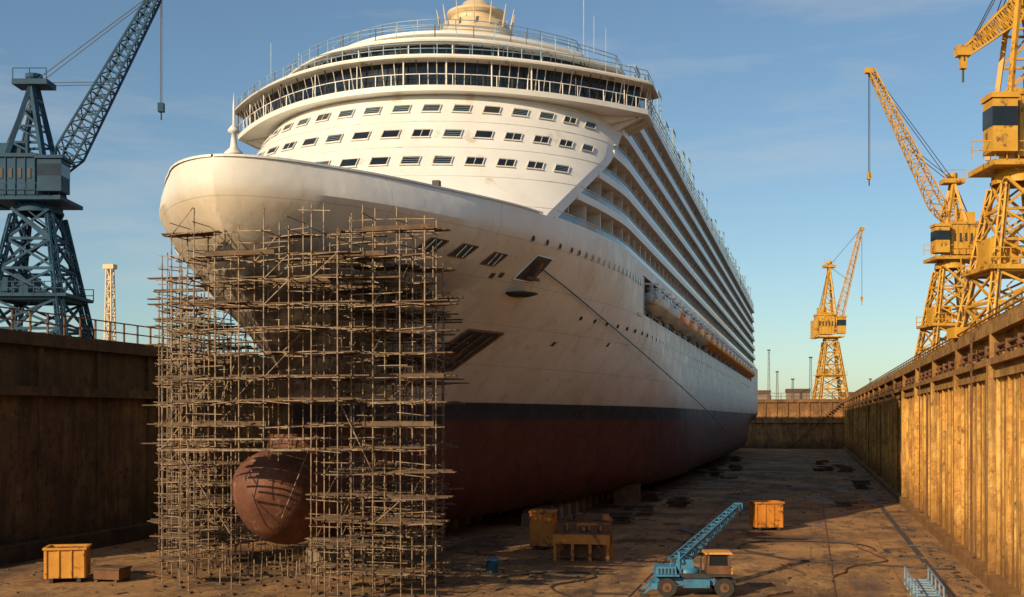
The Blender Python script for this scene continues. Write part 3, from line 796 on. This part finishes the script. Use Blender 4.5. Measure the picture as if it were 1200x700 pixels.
# ---------------------------------------------------------------- floor objects
def skip(name,loc,rz,w,l,h,m):
    e=empty(name,loc,rz); mb=MB(); t=.07; z0=.22
    mb.box((-w/2,-l/2,z0),(w/2,l/2,z0+t),m)
    for s in (-1,1):
        mb.box((min(s*w/2,s*(w/2-t)),-l/2,z0+t),(max(s*w/2,s*(w/2-t)),l/2,z0+h),m)
        mb.box((-w/2+t,min(s*l/2,s*(l/2-t)),z0+t),(w/2-t,max(s*l/2,s*(l/2-t)),z0+h),m)
        n=3
        for k in range(n+1):
            x=-w/2+.04+(w-.08)*k/n; mb.cbox((x,s*(l/2+.03),z0+h*.5),(.07,.055,h),m)
        for k in range(4):
            y=-l/2+.04+(l-.08)*k/3; mb.cbox((s*(w/2+.03),y,z0+h*.5),(.055,.07,h),m)
        mb.cbox((0,s*(l/2+.03),z0+h+.04),(w+.2,.14,.1),m); mb.cbox((s*(w/2+.03),0,z0+h+.041),(.14,l-.1,.1),m)
        mb.box((min(s*w*.4,s*w*.3),-l/2,0),(max(s*w*.4,s*w*.3),l/2,z0),M_dark)
    mb.cbox((0,0,z0+h*.55),(w-.3,l-.3,h*.5),M_rust,0,.8)
    for k in range(7): mb.cbox((random.uniform(-w*.3,w*.3),random.uniform(-l*.3,l*.3),z0+h*.9),(.5,.4,.3),random.choice([M_rust,M_wood,M_dark]),random.random()*3)
    mb.obj('body',e)
skip('waste_skip',(-33.2,48.4,0),.45,1.7,1.5,1.3,M_ochre)
skip('steel_bin',(-2.9,82.0,0),.3,1.8,1.6,1.6,M_orange)
skip('steel_bin',(-14.9,67.0,0),.05,1.2,1.6,1.9,M_orange)
skip('steel_bin',(-15.0,100,0),.05,2,1.6,1.6,M_rust)
def bench(name,loc,rz,w,l,h):
    e=empty(name,loc,rz); mb=MB()
    for sx in (-1,-.33,.33,1):
        for sy in (-1,1): mb.beam((sx*(w/2-.1),sy*(l/2-.1),0),(sx*(w/2-.1),sy*(l/2-.1),h),.15,M_orange)
    mb.cbox((0,0,h+.06),(w,l,.12),M_rust)
    for sy in (-1,1): mb.cbox((0,sy*l/2,h-.2),(w,.08,.5),M_orange)
    for k in range(5): mb.cbox((-w*.4+k*w*.2,random.uniform(-.2,.2),h+.3),(w*.15,.6,random.uniform(.2,.5)),random.choice([M_orange,M_rust,M_rust]),random.uniform(-.2,.2))
    for sx in (-1,1): mb.beam((sx*(w/2-.1),-l/2+.1,.1),(sx*(w/2-1),-l/2+.1,h),.08,M_rust)
    mb.cbox((0,.1,h*.4),(w*.8,l*.6,h*.5),M_rust,0,.9)
    mb.obj('frame',e)
bench('steel_workbench',(-11.7,62.4,0),.05,3.0,1.8,1.35)
bench('steel_workbench',(-12.8,69.8,0),.1,2.6,1.6,1.3)
e=empty('boom_lift',(-4.9,51.2,0),math.radians(12)); v=MB()
def wheel(mb,x,y,r,w):
    mb.beam((x,y-w/2,r),(x,y+w/2,r),2*r,M_rubber,20,None); mb.beam((x,y-w/2-.02,r),(x,y+w/2+.02,r),r*1.0,M_rust,12); mb.beam((x,y-w/2-.05,r),(x,y+w/2+.05,r),r*.4,M_dark,8)
for x in (-1.15,1.25):
    for y in (-.75,.75): wheel(v,x,y,.40,.34)
v.cbox((0,0,.62),(3.2,1.15,.32),M_blue); v.cbox((-1.55,0,.45),(.5,1.7,.22),M_blue,0,.9); v.cbox((1.55,0,.55),(.35,1.5,.3),M_dark)
for s in (-.78,.78): v.cbox((-1.15,s,.9),(1.05,.38,.06),M_blue); v.cbox((1.25,s,.9),(1.05,.38,.06),M_dark)
v.cbox((-1.15,0,1.02),(.9,1.1,.42),M_blue,0,.92); v.cbox((.1,.0,.86),(1.3,1.3,.18),M_dark)
for k in range(5): v.cbox((-1.45+k*.15,-.56,1.02),(.05,.03,.28),M_dark)
v.cbox((.1,-.68,.55),(1.1,.2,.35),M_blue); v.beam((.3,-.5,.9),(.3,-.5,1.6),.08,M_dark,8)
for s in (-.6,.6): v.beam((-1.7,s,.45),(-2.1,s,.1),.07,M_blue); v.cbox((-2.1,s,.05),(.3,.3,.08),M_dark)
v.obj('chassis',e)
v=MB()
for sx in (-.45,.45):
    for sy in (-.5,.5): v.beam((1.05+sx,sy,.85),(1.05+sx*.9,sy,1.75),.07,M_rust)
v.cbox((1.05,0,1.8),(1.15,1.25,.08),M_ochre,0,.95); v.cbox((1.05,0,1.05),(.95,1.1,.45),M_rust); v.cbox((1.05,0,1.45),(.8,.98,.5),M_glass)
v.cbox((1.5,.0,1.0),(.3,1.0,.35),M_ochre)
v.obj('cab',e)
v=MB()
v.rev((-.2,0,.9),[(.5,0),(.5,.25),(0,.25)],M_blue,16)
v.cbox((-.35,0,1.3),(.8,.7,.4),M_blue,0,.85); v.beam((-.6,-.35,1.1),(-.6,-.35,1.8),.10,M_blue); v.beam((-.6,.35,1.1),(-.6,.35,1.8),.10,M_blue); v.beam((-.6,-.35,1.8),(-.6,.35,1.8),.08,M_blue)
tip=Vector((2.9,6.2,3.3))
v.lattice((-.8,-.5,1.3),tip,.50,M_blue,17,.06,.28,.035); v.beam((-.1,.1,1.1),Vector((-.8,-.5,1.3)).lerp(tip,.3),.12,M_dark,8)
v.beam((-.6,0,1.8),tip,.03,M_dark)
v.cbox(tip,(.35,.4,.3),M_blue); v.beam(tip,tip+Vector((.15,.3,-.5)),.05,M_dark)
v.obj('lattice_boom',e)
v=MB(); v.rev((0,0,0),[(0,.01),(.28,.01),(.34,.6),(.36,.62),(.36,.66),(.3,.62),(0,.55)],M_blue,16); v.beam((-.3,0,.62),(0,0,.9),.03,M_dark); v.beam((.3,0,.62),(0,0,.9),.03,M_dark)
o=v.obj('barrel'); o.location=(-15.0,56.0,0)
v=MB()
for k in range(9): v.beam((-.5,k*.8,.25),(.5,k*.8,.25),.07,M_rail)
for s in (-.5,.5): v.beam((s,-.2,.25),(s,6.8,.25),.09,M_rail); v.beam((s,0,.8),(s,6.6,.8),.05,M_rail)
for k in range(5):
    for s in (-.5,.5): v.beam((s,k*1.6,0),(s,k*1.6,.8),.06,M_rail)
o=v.obj('gangway_ladder'); o.location=(4.6,50.,0)
v=MB(); v.cbox((0,0,.35),(1.3,1.,.45),M_rust); v.cbox((0,0,.62),(1.4,1.1,.08),M_wood)
for s in (-.5,.5): v.cbox((s,0,.05),(.15,1.1,.1),M_wood)
o=v.obj('pallet'); o.location=(-31.2,48.9,0)
db=MB()
for k in range(1700):
    x=random.uniform(-40,7.5); y=random.choice([random.uniform(44,75),random.uniform(50,160)])
    if random.random()<.4: x=random.choice([random.gauss(6.2,1.),random.gauss(-17,4),random.gauss(-26,6)])
    if x>7.4 or x<-40: continue
    if abs(x+4.9)<2.6 and abs(y-51)<3: continue
    s=random.uniform(.03,.17)*(1.6 if random.random()<.08 else 1); el=random.choice([1,1,3,6])
    db.cbox((x,y,s*.2),(s*el,s,s*.45),random.choice([M_wood,M_rust,M_block,M_dark,M_block]),random.uniform(0,3.14),random.uniform(.5,.95))
for k in range(40):
    x=random.uniform(-36,6); y=random.uniform(48,130); a=random.uniform(0,3.14); L=random.uniform(1.5,4)
    db.beam((x,y,.08),(x+L*math.cos(a),y+L*math.sin(a),.1),random.uniform(.04,.09),random.choice([M_rust,M_wood,M_pole]))
db.obj('debris')
ho=MB()
for (x,y,a,m) in ((-9,50,.3,M_dark),(-14,54,1.2,M_dark),(1,58,1.4,M_rust),(-6,66,.8,M_dark),(3.5,70,1.5,M_dark),(-20,47,.1,M_dark)):
    p=Vector((x,y,.06)); w_=0
    for k in range(70):
        w_=w_*.9+random.uniform(-.12,.12); a+=w_*.5; q=p+Vector((math.cos(a)*.25,math.sin(a)*.25,0))
        if q.x>7 or (abs(q.x+4.9)<2.4 and abs(q.y-51)<1.5): break
        ho.beam(p,q,.08,m,5); p=q
ho.obj('air_hoses')
st=MB()
for k in range(26):
    x=random.choice([random.uniform(-16,-10),random.uniform(-16,-10),random.uniform(1.,6.0)]); y=random.uniform(84,210); aa=random.uniform(-.5,.5)
    for q_ in range(random.randint(1,4)): st.cbox((x+random.uniform(-.3,.3),y+random.uniform(-.2,.2),.12+.22*q_),(random.uniform(.9,2.0),random.uniform(.5,1.2),.18),random.choice([M_block,M_rust,M_block]),aa+random.uniform(-.2,.2))
st.obj('timber_stacks')
rl=MB()
for x in (-7.4,1.0): rl.box((x-.03,-40,.004),(x+.03,YF,.04),M_rust)
rl.box((5.6,-40,.004),(5.95,YF,.012),M_dark)
rl.obj('floor_rails')
# ---------------------------------------------------------------- light and sky
EL=math.radians(25); SX=.44; SY=math.sqrt(1-SX*SX); D=Vector((SX*math.cos(EL),SY*math.cos(EL),-math.sin(EL)))
sd=bpy.data.lights.new('sun','SUN'); sd.energy=5.0; sd.angle=math.radians(.5); sd.color=(1,.77,.48)
so=bpy.data.objects.new('sun',sd); scene.collection.objects.link(so); so.rotation_euler=D.to_track_quat('-Z','Y').to_euler(); so.location=(-60,-80,90)
w=bpy.data.worlds.new('World'); scene.world=w; w.use_nodes=True; n=w.node_tree; bg=n.nodes['Background']
sk=n.nodes.new('ShaderNodeTexSky'); sk.sky_type='NISHITA'; sk.sun_disc=False; sk.sun_elevation=EL; sk.sun_rotation=math.pi+math.asin(SX); sk.air_density=1.0; sk.dust_density=.6; sk.ozone_density=1.4
tc=n.nodes.new('ShaderNodeTexCoord').outputs['Generated']
cl=noise(n,tc,2.6,6,.62,(1,1,5.5),(3.3,1.2,.4))
sx=n.nodes.new('ShaderNodeSeparateXYZ'); n.links.new(tc,sx.inputs[0])
k=math_(n,'MULTIPLY',ramp(n,cl,[(.48,g(0)),(.80,g(1))]),mrange(n,sx.outputs[2],.0,.10))
k=math_(n,'MULTIPLY',k,.55)
tint=mix(n,1.,sk.outputs[0],(.90,1.03,1.06),'MULTIPLY')
c=mix(n,k,tint,(6.5,6.2,5.8))
n.links.new(c,bg.inputs['Color']); bg.inputs['Strength'].default_value=.10
cd=bpy.data.cameras.new('camera'); co=bpy.data.objects.new('camera',cd); scene.collection.objects.link(co)
co.location=(0,0,7.5); co.rotation_euler=(math.radians(90),0,YAW); cd.lens=42; cd.sensor_width=36; cd.shift_y=.1167; cd.clip_end=12000; cd.clip_start=.1
scene.camera=co
scene.view_settings.view_transform='Standard'; scene.view_settings.look='None'; scene.view_settings.exposure=0
